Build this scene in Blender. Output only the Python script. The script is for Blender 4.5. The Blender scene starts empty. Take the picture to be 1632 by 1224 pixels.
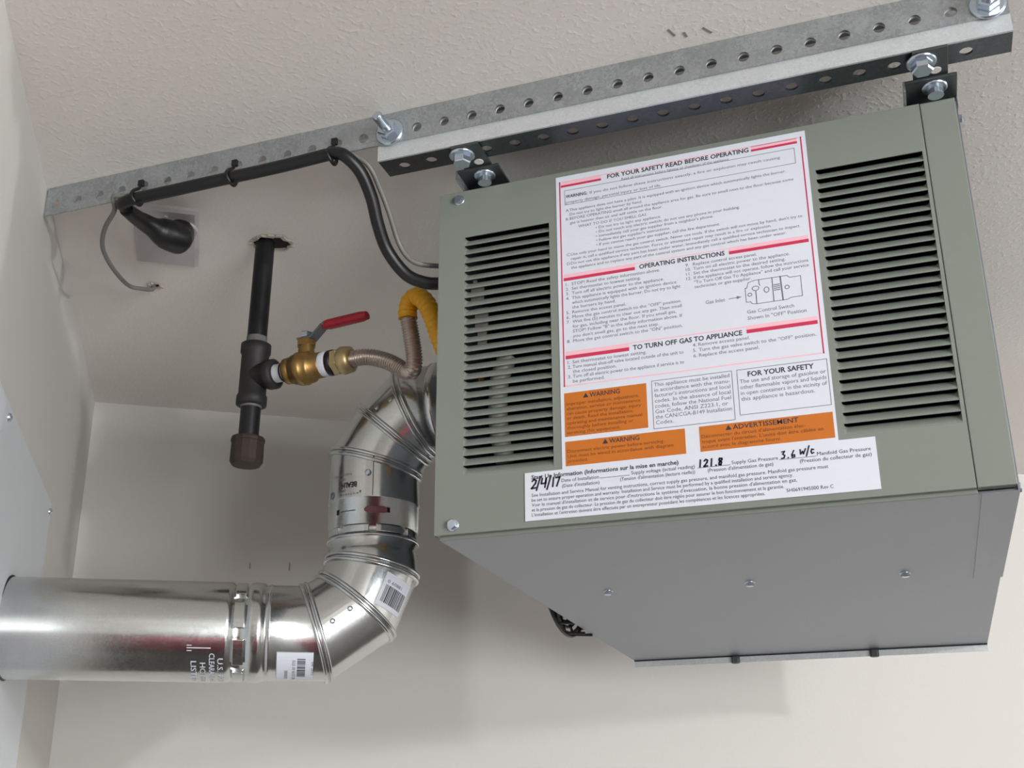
import bpy, bmesh, math, random
from mathutils import Vector, Matrix
random.seed(7)
SC = bpy.context.scene
COL = SC.collection
V = Vector
# ------------------------------------------------------------------ camera
cd = bpy.data.cameras.new('camera'); cam = bpy.data.objects.new('camera', cd); COL.objects.link(cam)
_r = V((0.9360612, 0.35179676, 0.00533579)); _u = V((0.11905932, -0.33099112, 0.93609281)); _f = V((-0.33108051, 0.87560489, 0.35171263))
CAM = V((0.5601, -1.3474, -0.3717))
M = Matrix.Identity(4)
for i in range(3):
    M[i][0] = _r[i]; M[i][1] = _u[i]; M[i][2] = -_f[i]; M[i][3] = CAM[i]
cam.matrix_world = M
cd.sensor_width = 36.0; cd.sensor_fit = 'HORIZONTAL'; cd.lens = 1879.0 / 1632.0 * 36.0
cd.shift_x = 63.6 / 1632.0; cd.shift_y = 36.6 / 1632.0
cd.clip_start = 0.02
SC.camera = cam
# ------------------------------------------------------------------ view / world / lights
SC.view_settings.view_transform = 'Standard'; SC.view_settings.look = 'None'
SC.view_settings.gamma = 1.0; SC.view_settings.use_curve_mapping = False
SC.view_settings.exposure = 0.36
W = bpy.data.worlds.new('world'); SC.world = W; W.use_nodes = True
W.node_tree.nodes['Background'].inputs[0].default_value = (0.8, 0.9, 1.0, 1); W.node_tree.nodes['Background'].inputs[1].default_value = 0.05
# room frame: b runs along the back wall, s comes along the left wall towards the camera
C0 = V((-1.1462, 0.7152, 0.0)); BD = V((0.83881141, 0.54442209, 0)); LD = V((-0.54442209, 0.83881141, 0))
ZC = 0.5868; ZF = -2.05
RB, RS = 5.6, 6.6
def room(b, s, z): return C0 + BD * b - LD * s + V((0, 0, z))
def area(name, b, s, z, sx, sy, power, color, aim, shape='RECTANGLE'):
    l = bpy.data.lights.new(name, 'AREA'); l.shape = shape; l.size = sx; l.size_y = sy; l.energy = power; l.color = color
    o = bpy.data.objects.new(name, l); COL.objects.link(o); o.location = room(b, s, z)
    d = (room(*aim) - o.location).normalized(); o.rotation_euler = d.to_track_quat('-Z', 'Y').to_euler(); return o
def globe(name, b, s, z, r, power, color):
    l = bpy.data.lights.new(name, 'POINT'); l.energy = power; l.color = color; l.shadow_soft_size = r
    o = bpy.data.objects.new(name, l); COL.objects.link(o); o.location = room(b, s, z); return o
globe('ceiling_lamp', 2.16, 4.70, 0.30, 0.07, 135, (0.96, 0.98, 1.0))
globe('ceiling_lamp_far', 4.30, 2.75, 0.44, 0.05, 100, (0.96, 0.98, 1.0))
area('front_fill_light', 2.3, 6.45, -0.80, 2.2, 1.6, 150, (0.95, 0.98, 1.0), (1.6, 0.5, -0.1))  # unseen fill light added to brighten the heater face, labels and ceiling

# ------------------------------------------------------------------ helpers
def lin(c): return tuple((x / 12.92 if x <= 0.04045 else ((x + 0.055) / 1.055) ** 2.4) for x in (c[0] / 255, c[1] / 255, c[2] / 255))
def mat(name, rgb, rough=0.5, metal=0.0, bump=None, vary=None, spec=0.5, coat=0.0, spangle=None, streak=None):
    m = bpy.data.materials.new(name); m.use_nodes = True; nt = m.node_tree; b = nt.nodes['Principled BSDF']
    c = lin(rgb); b.inputs['Base Color'].default_value = (*c, 1); b.inputs['Roughness'].default_value = rough; b.inputs['Metallic'].default_value = metal
    b.inputs['Specular IOR Level'].default_value = spec; b.inputs['Coat Weight'].default_value = coat
    tc = nt.nodes.new('ShaderNodeTexCoord')
    def noise(scale, detail=3.0, stretch=None):
        n = nt.nodes.new('ShaderNodeTexNoise'); n.inputs['Scale'].default_value = scale; n.inputs['Detail'].default_value = detail
        if stretch:
            mp = nt.nodes.new('ShaderNodeMapping'); mp.inputs['Scale'].default_value = stretch
            nt.links.new(tc.outputs['Object'], mp.inputs['Vector']); nt.links.new(mp.outputs['Vector'], n.inputs['Vector'])
        else: nt.links.new(tc.outputs['Object'], n.inputs['Vector'])
        return n
    if vary:                                   # (scale, amount)
        n = noise(vary[0], 4.0); mx = nt.nodes.new('ShaderNodeMix'); mx.data_type = 'RGBA'
        mx.inputs[6].default_value = tuple(min(1, x * (1 + vary[1])) for x in c) + (1,); mx.inputs[7].default_value = tuple(x * (1 - vary[1]) for x in c) + (1,)
        nt.links.new(n.outputs['Fac'], mx.inputs[0]); nt.links.new(mx.outputs[2], b.inputs['Base Color'])
    if spangle:                                # (scale, colour amount, roughness amount)
        v = nt.nodes.new('ShaderNodeTexVoronoi'); v.inputs['Scale'].default_value = spangle[0]
        n0 = noise(spangle[0] * 2.0, 3.0)
        ad = nt.nodes.new('ShaderNodeMix'); ad.data_type = 'VECTOR'; ad.inputs[0].default_value = 0.06
        nt.links.new(tc.outputs['Object'], ad.inputs[4]); nt.links.new(n0.outputs['Color'], ad.inputs[5]); nt.links.new(ad.outputs[1], v.inputs['Vector'])
        sp = nt.nodes.new('ShaderNodeSeparateColor'); nt.links.new(v.outputs['Color'], sp.inputs[0])
        mx = nt.nodes.new('ShaderNodeMix'); mx.data_type = 'RGBA'
        mx.inputs[6].default_value = tuple(min(1, x * (1 + spangle[1])) for x in c) + (1,); mx.inputs[7].default_value = tuple(x * (1 - spangle[1]) for x in c) + (1,)
        nt.links.new(sp.outputs[0], mx.inputs[0]); nt.links.new(mx.outputs[2], b.inputs['Base Color'])
        ma = nt.nodes.new('ShaderNodeMapRange'); ma.inputs[3].default_value = rough - spangle[2]; ma.inputs[4].default_value = rough + spangle[2]
        nt.links.new(sp.outputs[1], ma.inputs[0]); nt.links.new(ma.outputs[0], b.inputs['Roughness'])
    if bump:                                   # (scale, strength, distance, low, high)
        n = noise(bump[0], 3.0, streak); bp = nt.nodes.new('ShaderNodeBump'); bp.inputs['Strength'].default_value = bump[1]; bp.inputs['Distance'].default_value = bump[2]
        h = n.outputs['Fac']
        if len(bump) > 3:
            mr = nt.nodes.new('ShaderNodeMapRange'); mr.inputs[1].default_value = bump[3]; mr.inputs[2].default_value = bump[4]; mr.interpolation_type = 'SMOOTHSTEP'
            nt.links.new(h, mr.inputs[0]); h = mr.outputs[0]
        nt.links.new(h, bp.inputs['Height']); nt.links.new(bp.outputs['Normal'], b.inputs['Normal'])
    return m

class MB:
    def __init__(s): s.v = []; s.f = []; s.sm = []
    def add(s, vs, fs, smooth=False):
        n = len(s.v); s.v += [tuple(x) for x in vs]; s.f += [tuple(i + n for i in f) for f in fs]; s.sm += [smooth] * len(fs); return s
    def box(s, a, b):
        x0, y0, z0 = a; x1, y1, z1 = b
        vs = [(x, y, z) for x in (x0, x1) for y in (y0, y1) for z in (z0, z1)]
        return s.add(vs, [(0, 1, 3, 2), (4, 6, 7, 5), (0, 4, 5, 1), (2, 3, 7, 6), (0, 2, 6, 4), (1, 5, 7, 3)])
    def obox(s, o, ax, ay, az):                # oriented box: corner o, three edge vectors
        o = V(o); ax = V(ax); ay = V(ay); az = V(az)
        vs = [o + ax * i + ay * j + az * k for i in (0, 1) for j in (0, 1) for k in (0, 1)]
        return s.add(vs, [(0, 1, 3, 2), (4, 6, 7, 5), (0, 4, 5, 1), (2, 3, 7, 6), (0, 2, 6, 4), (1, 5, 7, 3)])
    def lathe(s, p, axis, prof, n=24, smooth=True, ref=None, cap=True):   # prof: list of (distance along axis, radius)
        p = V(p); a = V(axis).normalized(); u = V(ref) if ref else (V((0, 0, 1)) if abs(a.z) < 0.9 else V((1, 0, 0)))
        u = (u - a * u.dot(a)).normalized(); w = a.cross(u)
        vs = []; fs = []
        for d, r in prof:
            for k in range(n):
                t = 2 * math.pi * k / n; vs.append(p + a * d + (u * math.cos(t) + w * math.sin(t)) * r)
        for i in range(len(prof) - 1):
            for k in range(n):
                k2 = (k + 1) % n; fs.append((i * n + k, i * n + k2, (i + 1) * n + k2, (i + 1) * n + k))
        s.add(vs, fs, smooth)
        if cap:
            s.add(vs[:n], [tuple(range(n))[::-1]]); s.add(vs[-n:], [tuple(range(n))])
        return s
    def tube(s, pts, r, n=12, smooth=True, cap=True, ref=(0, 0, 1)):        # r: number or list
        pts = [V(p) for p in pts]; m = len(pts); rs = r if isinstance(r, (list, tuple)) else [r] * m
        vs = []; fs = []; u = None
        for i in range(m):
            t = (pts[min(i + 1, m - 1)] - pts[max(i - 1, 0)]).normalized()
            if u is None:
                u = V(ref)
                if abs(u.dot(t)) > 0.95: u = V((1, 0, 0))
            u = (u - t * u.dot(t)).normalized(); w = t.cross(u)
            for k in range(n):
                a = 2 * math.pi * k / n; vs.append(pts[i] + (u * math.cos(a) + w * math.sin(a)) * rs[i])
        for i in range(m - 1):
            for k in range(n):
                k2 = (k + 1) % n; fs.append((i * n + k, i * n + k2, (i + 1) * n + k2, (i + 1) * n + k))
        s.add(vs, fs, smooth)
        if cap:
            s.add(vs[:n], [tuple(range(n))[::-1]]); s.add(vs[-n:], [tuple(range(n))])
        return s
    def hexa(s, p, axis, r, h, ref=None):
        return s.lathe(p, axis, [(0, r * 0.93), (h * 0.12, r), (h * 0.85, r), (h, r * 0.9)], 6, False, ref)
    def ring(s, c, axis, R, r, n=32, m=8, e1=None, R2=None):
        a = V(axis).normalized(); u = V(e1) if e1 else (V((0, 0, 1)) if abs(a.z) < 0.9 else V((1, 0, 0)))
        u = (u - a * u.dot(a)).normalized(); w = a.cross(u); c = V(c); vs = []; fs = []
        for i in range(n):
            t = 2 * math.pi * i / n; d = u * math.cos(t) * R + w * math.sin(t) * (R2 or R); dn = d.normalized()
            for k in range(m):
                q = 2 * math.pi * k / m; vs.append(c + d + dn * r * math.cos(q) + a * r * math.sin(q))
        for i in range(n):
            for k in range(m):
                i2 = (i + 1) % n; k2 = (k + 1) % m; fs.append((i * m + k, i2 * m + k, i2 * m + k2, i * m + k2))
        return s.add(vs, fs, True)
    def build(s, name, m, parent=None, bevel=0.0, origin=None):
        me = bpy.data.meshes.new(name)
        o = bpy.data.objects.new(name, me); COL.objects.link(o)
        og = V(origin) if origin is not None else (V((0, 0, 0)))
        pw = parent['_w'] if parent is not None and '_w' in parent.keys() else (0, 0, 0)
        me.from_pydata([tuple(V(v) - og) for v in s.v], [], s.f)
        me.polygons.foreach_set('use_smooth', s.sm); me.materials.append(m); me.update()
        bm = bmesh.new(); bm.from_mesh(me); bmesh.ops.recalc_face_normals(bm, faces=bm.faces); bm.to_mesh(me); bm.free()
        if parent is not None: o.parent = parent; o.location = og - V(pw)
        else: o.location = og
        o['_w'] = tuple(og)
        if bevel:
            md = o.modifiers.new('bevel', 'BEVEL'); md.width = bevel; md.segments = 2; md.limit_method = 'ANGLE'; md.angle_limit = 0.6
        return o
def empty(name, loc, label, cat, group=None):
    o = bpy.data.objects.new(name, None); COL.objects.link(o); o.location = loc; o['_w'] = tuple(loc); o.empty_display_size = 0.02
    tag(o, label, cat, group); return o
def tag(o, label, cat, group=None, kind=None):
    o['label'] = label; o['category'] = cat
    if group: o['group'] = group
    return o
def struct(o): o['kind'] = 'structure'; return o
def spline(pts, per=8):                       # Catmull-Rom through the points
    P = [V(p) for p in pts]; P = [P[0] * 2 - P[1]] + P + [P[-1] * 2 - P[-2]]; out = []
    for i in range(1, len(P) - 2):
        a, b, c, d = P[i - 1:i + 3]
        for k in range(per):
            t = k / per; out.append(0.5 * ((2 * b) + (c - a) * t + (2 * a - 5 * b + 4 * c - d) * t * t + (3 * b - a - 3 * c + d) * t ** 3))
    out.append(P[-2]); return out
def holed_plate(mb, o, ux, uz, un, length, height, thick, holes, hz, r, n=16):
    """flat bar with round holes: o corner, ux along, uz across, un the thickness direction (front at o)"""
    o = V(o); ux = V(ux); uz = V(uz); un = V(un)
    P = lambda x, z, y: o + ux * x + uz * z + un * y
    hs = sorted(holes); edges = [0.0] + [(hs[i] + hs[i + 1]) / 2 for i in range(len(hs) - 1)] + [length]
    for i, h in enumerate(hs):
        x0, x1 = edges[i], edges[i + 1]
        for y in (0, thick):
            ring = []; rect = []
            for k in range(n):
                a = 2 * math.pi * (k + 0.5) / n; ca, sa = math.cos(a), math.sin(a)
                ring.append(P(h + ca * r, hz + sa * r, y))
                tx = ((x1 - h) / ca if ca > 0 else (x0 - h) / ca); tz = ((height - hz) / sa if sa > 0 else -hz / sa)
                if abs(tx) <= abs(tz): q = (x1 if ca > 0 else x0, hz + sa * tx)
                else: q = (h + ca * tz, height if sa > 0 else 0)
                rect.append(q)
            # snap corners
            corners = [(x1, height), (x0, height), (x0, 0), (x1, 0)]
            vs = ring + [P(q[0], q[1], y) for q in rect]; fs = [(k, (k + 1) % n, n + (k + 1) % n, n + k) for k in range(n)]
            for c in corners:
                for k in range(n):
                    q1, q2 = rect[k], rect[(k + 1) % n]
                    if abs(q1[0] - c[0]) < 1e-9 and abs(q2[1] - c[1]) < 1e-9 or abs(q2[0] - c[0]) < 1e-9 and abs(q1[1] - c[1]) < 1e-9:
                        vs.append(P(c[0], c[1], y)); fs.append((n + k, n + (k + 1) % n, len(vs) - 1)); break
            mb.add(vs, fs)
        a = [P(h + math.cos(2 * math.pi * (k + .5) / n) * r, hz + math.sin(2 * math.pi * (k + .5) / n) * r, 0) for k in range(n)]
        b = [P(h + math.cos(2 * math.pi * (k + .5) / n) * r, hz + math.sin(2 * math.pi * (k + .5) / n) * r, thick) for k in range(n)]
        mb.add(a + b, [(k, (k + 1) % n, n + (k + 1) % n, n + k) for k in range(n)], True)
    for z in (0, height): mb.add([P(0, z, 0), P(length, z, 0), P(length, z, thick), P(0, z, thick)], [(0, 1, 2, 3)])
    for x in (0, length): mb.add([P(x, 0, 0), P(x, height, 0), P(x, height, thick), P(x, 0, thick)], [(0, 1, 2, 3)])
    return mb

# ------------------------------------------------------------------ materials
M_wall = mat('wall_paint', (197, 194, 189), 0.75, bump=(110, 0.16, 0.002), spec=0.3)
M_ceil = mat('ceiling_texture', (232, 228, 222), 0.85, bump=(135, 0.20, 0.0020, 0.48, 0.76), spec=0.3)
M_floor = mat('concrete_floor', (78, 74, 70), 0.6, vary=(3, 0.15))
M_other = mat('far_wall_paint', (206, 203, 199), 0.8)
M_cab = mat('grey_green_enamel', (124, 130, 122), 0.42, spec=0.5, bump=(900, 0.04, 0.0005))
M_topsheet = mat('darkened_top_sheet', (64, 64, 61), 0.6)  # colour darkened to deepen the shade in the gap above the heater
M_under = mat('aluminised_sheet', (140, 145, 153), 0.40, metal=0.75, bump=(400, 0.03, 0.0005), vary=(4, 0.04))
M_inside = mat('dark_interior', (28, 28, 28), 0.7)
M_inner_metal = mat('dull_inner_metal', (150, 146, 140), 0.5, metal=0.3)
M_rail = mat('galvanised_rail', (176, 181, 184), 0.42, metal=0.85, spangle=(85, 0.16, 0.09))
M_flue = mat('bright_galvanised', (205, 208, 208), 0.20, metal=1.0, spangle=(130, 0.05, 0.05), bump=(60, 0.05, 0.002))
M_rail2 = mat('new_galvanised', (208, 212, 214), 0.5, metal=0.55, spangle=(95, 0.08, 0.06))
M_flange = mat('dark_shaded_zinc', (84, 90, 94), 0.36, metal=0.85, spangle=(85, 0.14, 0.06))  # underside shade put into the colour; same angle as the web
M_zinc = mat('zinc_plated', (200, 212, 224), 0.22, metal=0.9)
M_bracket = mat('dark_steel', (92, 96, 98), 0.45, metal=0.8, vary=(60, 0.2))
M_black = mat('black_rubber', (17, 17, 19), 0.42)
M_gwire = mat('grey_wire_sheath', (118, 116, 112), 0.5)
M_plate = mat('white_plastic', (188, 184, 184), 0.4)
M_pipe = mat('black_iron', (25, 25, 27), 0.42, metal=0.3, bump=(140, 0.10, 0.001), vary=(25, 0.3))
M_fit = mat('grey_malleable_iron', (40, 38, 38), 0.6, metal=0.3, bump=(160, 0.2, 0.001), vary=(40, 0.2))
M_tape = mat('white_thread_tape', (190, 192, 198), 0.5)
M_dirty = mat('thread_sealant', (96, 94, 90), 0.7, vary=(90, 0.5))
M_rust = mat('rusty_cap', (44, 32, 24), 0.7, bump=(120, 0.3, 0.0015), vary=(45, 0.6))
M_brass = mat('brass', (146, 116, 68), 0.36, metal=0.8, vary=(60, 0.18), bump=(300, 0.05, 0.0005))
M_brass2 = mat('pale_brass', (184, 164, 122), 0.38, metal=0.8)
M_steel = mat('dull_steel', (130, 134, 140), 0.38, metal=0.8)
M_red = mat('red_vinyl', (150, 18, 34), 0.42)
M_flex = mat('stainless_hose', (196, 182, 172), 0.28, metal=0.9)
M_yellow = mat('yellow_coating', (226, 164, 18), 0.45)
M_label = mat('label_paper', (214, 217, 227), 0.5)
M_ink = mat('black_ink', (48, 48, 54), 0.6)
M_ink2 = mat('grey_print', (112, 112, 122), 0.6)
M_pen = mat('marker_ink', (40, 36, 56), 0.6)
M_redink = mat('red_ink', (196, 48, 84), 0.6)
M_pinkink = mat('pink_ink', (238, 186, 198), 0.6)
M_orange = mat('orange_ink', (192, 106, 26), 0.6)
M_brown = mat('brown_print', (120, 64, 24), 0.6)
M_plaster = mat('plaster', (186, 178, 166), 0.9, bump=(200, 0.5, 0.002))
M_hole = mat('hole_dark', (36, 32, 28), 0.9)
M_panel = mat('white_enamel_panel', (206, 210, 214), 0.35, bump=(200, 0.03, 0.0005))
M_pencil = mat('pencil', (140, 134, 128), 0.8)
M_slot = mat('dull_maroon', (128, 74, 84), 0.5)  # red reflection in the slot put into its colour
M_redpaint = mat('red_paint', (168, 40, 60), 0.45)

# ------------------------------------------------------------------ the room
def room_box(name, b0, b1, s0, s1, z0, z1, m):
    mb = MB(); vs = [room(b, s, z) for b in (b0, b1) for s in (s0, s1) for z in (z0, z1)]
    mb.add(vs, [(0, 1, 3, 2), (4, 6, 7, 5), (0, 4, 5, 1), (2, 3, 7, 6), (0, 2, 6, 4), (1, 5, 7, 3)])
    return struct(mb.build(name, m))
BL0 = -2.4; SJ = 1.75       # the left wall ends at a jog; beyond it the garage is wider
wall_left = room_box('wall_left', -0.12, 0.0, -0.12, SJ, ZF, ZC, M_wall)
room_box('wall_left_return', BL0, -0.12, SJ - 0.12, SJ, ZF, ZC, M_wall)
room_box('wall_left_far', BL0 - 0.12, BL0, SJ - 0.12, RS, ZF, ZC, M_other)
wall_back = room_box('wall_back', 0.0, RB, -0.12, 0.0, ZF, ZC, M_wall)
wall_right = room_box('wall_right', RB, RB + 0.12, -0.12, RS, ZF, ZC, M_other)
wall_front = room_box('wall_front', BL0 - 0.12, RB + 0.12, RS, RS + 0.12, ZF, ZC, M_other)
ceiling = room_box('ceiling', BL0 - 0.12, RB + 0.12, -0.12, RS + 0.12, ZC, ZC + 0.1, M_ceil)
floor = room_box('floor', BL0 - 0.12, RB + 0.12, -0.12, RS + 0.12, ZF - 0.1, ZF, M_floor)
# pencil marks on ceiling and back wall, torn plaster round the pipe and wire holes
for (x, y, a, l) in ((0.3609, -0.1232, 1.2, 0.016), (0.3764, -0.1136, 1.4, 0.010), (0.4037, -0.1126, 1.0, 0.016)):
    d = V((math.cos(a), math.sin(a), 0)); n = V((-d.y, d.x, 0))
    MB().obox(V((x, y, ZC - 0.0006)) - d * l / 2 - n * 0.0017, d * l, n * 0.0034, V((0, 0, 0.0005))).build('pencil_mark', M_pencil, ceiling)
for (b, z, h) in ((0.3753, 0.22, 0.014), (0.4635, 0.2204, 0.018)):
    p = room(b, 0.0002, z); MB().obox(p, BD * 0.003 + V((0, 0, -0.004)), V((0, 0, h)), -LD * 0.0006).build('pencil_mark', M_pencil, wall_back)
G = V((-0.3923, 0.1804, 0))
def torn_hole(c, r, dx, name_bits=9):
    mb = MB(); vs = [V((c.x, c.y, ZC - 0.0008))]
    for k in range(22):
        a = 2 * math.pi * k / 22; rr = r * (1 + 0.14 * random.uniform(-1, 1)); vs.append(V((c.x + math.cos(a) * rr + dx * max(0, math.cos(a - 0.4)), c.y + math.sin(a) * rr * 0.95 + dx * 0.4 * max(0, math.cos(a - 0.4)), ZC - 0.0008)))
    mb.add(vs, [(0, 1 + k, 1 + (k + 1) % 22) for k in range(22)]); mb.build('ceiling_hole', M_hole, ceiling)
    mb = MB()
    for k in range(22):
        p = vs[1 + k]; q = vs[1 + (k + 1) % 22]; m_ = (p + q) / 2; e = (m_ - V((c.x, c.y, m_.z))).normalized()
        mb.obox(p - e * 0.002, q - p, e * random.uniform(0.003, 0.008), V((0, 0, -random.uniform(0.001, 0.005))))
    o = mb.build('torn_plaster_edge', M_plaster, ceiling); o['kind'] = 'stuff'
torn_hole(V((G.x + 0.004, G.y + 0.002, 0)), 0.026, 0.014)
torn_hole(V((-0.664, 0.252, 0)), 0.009, 0.003)

# ------------------------------------------------------------------ metal cover panel on the left wall
wp = empty('wall_cover_panel', room(0.004, 0.93, -0.2), 'pale enamelled metal cover panel on the left wall where the vent pipe enters', 'panel')
MB().obox(room(0, 0.51, -0.75), -LD * 0.80, BD * 0.008, V((0, 0, 0.954))).build('cover_plate', M_panel, wp, bevel=0.002)
for (s, z) in ((0.529, 0.184), (1.027, 0.184), (1.27, 0.184), (0.529, -0.32)):
    MB().lathe(room(0.008, s, z), BD, [(0, 0.0065), (0.003, 0.006), (0.005, 0.003)], 12).build('screw', M_zinc, wp)
MB().obox(room(0.008, 1.065, 0.150), -LD * 0.07, BD * 0.0006, V((0, 0, 0.046))).build('sticker', M_label, wp)

# ------------------------------------------------------------------ ceiling rails
ceil_rail = empty('ceiling_rail', (0.06, -0.0871, ZC), 'long galvanised perforated angle rail fixed flat under the ceiling', 'rail')
X0R, X1R = -0.6217, 0.745; PITCH = 0.0402
mb = MB()
holes = [k * PITCH - X0R for k in range(-15, 19)]
holed_plate(mb, (X0R, -0.0871, 0.5385), (1, 0, 0), (0, 0, 1), (0, 1, 0), X1R - X0R, ZC - 0.5385 - 0.0005, 0.003, holes, 0.0165, 0.0072)
mb.box((X0R, -0.0841, ZC - 0.0034), (X1R, -0.045, ZC - 0.0004))
mb.build('perforated_angle', M_rail, ceil_rail)
sup = empty('support_rail', (0.34, -0.08, 0.53), 'shorter perforated angle rail bolted below the long ceiling rail, carrying the heater', 'rail')
mb = MB(); XA, XB = -0.059, 0.7455
h2 = [k * PITCH - XA for k in range(-1, 19) if XA < k * PITCH < XB - 0.005]
holed_plate(mb, (XA, -0.0838, 0.515), (1, 0, 0), (0, 0, 1), (0, 1, 0), XB - XA, 0.056, 0.003, h2, 0.040, 0.0072)
mb.build('perforated_web', M_rail2, sup)
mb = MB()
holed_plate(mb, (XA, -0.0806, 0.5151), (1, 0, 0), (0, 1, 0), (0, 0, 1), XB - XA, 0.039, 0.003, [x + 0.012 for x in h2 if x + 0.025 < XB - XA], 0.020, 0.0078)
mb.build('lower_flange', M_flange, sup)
for x in (-PITCH, 18 * PITCH):
    b = MB().lathe((x, -0.0875, 0.555), (0, -1, 0), [(0, 0.0205), (0.002, 0.0205), (0.003, 0.0185)], 28).build('washer', M_zinc, sup)
    MB().hexa((x, -0.0905, 0.555), (0, -1, 0), 0.0135, 0.013).build('hex_nut', M_zinc, sup)
    pr = [(0, 0.0070)] + [(0.001 + i * 0.001, 0.0070 if i % 2 else 0.0062) for i in range(26)] + [(0.028, 0.005)]
    MB().lathe((x, -0.1035, 0.555), (0, -1, 0), pr, 14).build('bolt_end', M_zinc, sup)

def hanger(x, side, label):
    t = empty('hanger_bracket', (x, -0.03, 0.512), label, 'bracket', 'brackets hanging the heater from the rail')
    mb = MB(); mb.box((x - 0.020, -0.0835, 0.5115), (x + 0.020, 0.09, 0.5145)); mb.build('strap', M_bracket, t, bevel=0.0006)
    mb = MB(); mb.box((x - 0.030, -0.030, 0.5075), (x + 0.030, 0.085, 0.5110))
    mb.box((x - 0.030, 0.02, 0.4957), (x + 0.030, 0.085, 0.5075))
    mb.build('mounting_plate', M_bracket, t, bevel=0.0006)
    MB().box((x - 0.0325, -0.030, 0.4960), (x - 0.030, 0.02, 0.5110)).build('side_flange', M_rail, t)
    MB().lathe((x - 0.010, -0.064, 0.5113), (0, 0, -1), [(0, 0.0175), (0.002, 0.0175), (0.003, 0.016)], 26).build('washer', M_zinc, t)
    MB().hexa((x - 0.010, -0.064, 0.5085), (0, 0, -1), 0.0128, 0.012).build('hex_bolt', M_zinc, t)
    MB().lathe((x + 0.004, -0.012, 0.5072), (0, 0, -1), [(0, 0.0150), (0.002, 0.0150), (0.003, 0.0135)], 26).build('lower_washer', M_zinc, t)
    MB().lathe((x + 0.004, -0.012, 0.5043), (0, 0, -1), [(0, 0.0095), (0.010, 0.0095)], 16).build('lower_stud', M_zinc, t)
    MB().lathe((x + 0.006, -0.041, 0.5112), (0, 0, -1), [(0, 0.0065), (0.0006, 0.0065)], 16).build('strap_hole', M_ceil, t)
hanger(0.068, -1, 'dark steel bracket with zinc bolts above the left front corner of the heater')
hanger(0.655, 1, 'dark steel bracket with zinc bolts above the right front corner of the heater')

# ------------------------------------------------------------------ the unit heater
HW, HD, HH = 0.680, 1.086, 0.4953
H = empty('unit_heater', (HW / 2, HD / 2, 0.0), 'grey-green gas unit heater hung from rails, with louvred front and safety labels', 'heater')
t = 0.003
mb = MB()
mb.box((0.004, 0.014, -0.003), (HW, HD, 0.0))
mb.box((0.004, 0.014, 0), (0.004 + t, HD, HH)); mb.box((HW - t, 0.014, 0), (HW, HD, HH)); mb.box((0.004, HD - t, 0), (HW, HD, HH))
mb.box((0.004, 0.3, 0), (HW, 0.303, HH))
mb.build('cabinet_shell', M_under, H)['label'] = 'bare aluminised sheet underside and casing'
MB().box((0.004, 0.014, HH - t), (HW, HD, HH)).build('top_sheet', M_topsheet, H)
MB().box((0.004, 0.009, -0.0035), (HW - 0.04, 0.0136, 0.016)).build('front_sill', M_cab, H, bevel=0.0008)
MB().box((0.008, 0.298, 0.001), (HW - 0.004, 0.2995, HH - 0.004)).build('inner_baffle', M_inside, H)
# front access panel with two louvre openings
LX0, LX1, RX0, RX1 = 0.0385, 0.1600, 0.5090, 0.6350
LZ0, LZ1, RZ0, RZ1 = 0.0770, 0.4215, 0.0770, 0.4285
xs = [0.0, LX0, LX1, RX0, RX1, 0.6392]; XP = 0.6392
bm = bmesh.new()
def plate_face(x0, x1, z0, z1):
    mbp.box((x0, 0.0, z0), (x1, 0.0016, z1))
mbp = MB()
def sheet(mb, xs, zs, holes, y0, y1):
    nx, nz = len(xs), len(zs); solid = {(i, j) for i in range(nx - 1) for j in range(nz - 1)} - set(holes)
    for y in (y0, y1):
        vs = [(x, y, z) for z in zs for x in xs]
        mb.add(vs, [(j * nx + i, j * nx + i + 1, (j + 1) * nx + i + 1, (j + 1) * nx + i) for (i, j) in solid])
    for (i, j) in solid:
        for (di, dj, a, b) in ((-1, 0, (i, j), (i, j + 1)), (1, 0, (i + 1, j), (i + 1, j + 1)), (0, -1, (i, j), (i + 1, j)), (0, 1, (i, j + 1), (i + 1, j + 1))):
            if (i + di, j + dj) not in solid:
                mb.add([(xs[a[0]], y0, zs[a[1]]), (xs[b[0]], y0, zs[b[1]]), (xs[b[0]], y1, zs[b[1]]), (xs[a[0]], y1, zs[a[1]])], [(0, 1, 2, 3)])
sheet(mbp, xs, [0.001, LZ0, LZ1, RZ1, HH], [(1, 1), (3, 1), (3, 2)], 0.0, 0.0014)
mbp.box((0.0, 0.0014, 0.001), (XP, 0.0105, 0.0026)); mbp.box((0.0, 0.0014, 0.001), (0.0016, 0.0105, HH)); mbp.box((0.0, 0.0014, HH - 0.0016), (XP, 0.0105, HH))
AP = mbp.build('access_panel', M_cab, H, origin=(0, 0, 0)); AP['label'] = 'grey-green enamelled front panel'
mb = MB(); mb.box((0.6405, 0.0, 0.001), (HW, 0.0016, HH)); mb.box((0.6405, 0.0, HH - 0.0016), (HW, 0.0135, HH)); mb.box((HW - 0.0016, 0.0016, 0.001), (HW, 0.0135, HH)); mb.box((0.6400, 0.0002, 0.001), (0.6416, 0.0135, HH)); mb.box((0.6405, 0.0016, 0.001), (HW, 0.0135, 0.0026))
mb.build('corner_post', M_cab, H, bevel=0.0006)
mb = MB(); mb.box((0.6440, 0.010, -0.0042), (HW + 0.0025, 0.4657, -0.0031)); mb.box((HW + 0.0005, 0.010, -0.0031), (HW + 0.0025, 0.4657, HH))
mb.build('corner_wrap', M_under, H)
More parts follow.
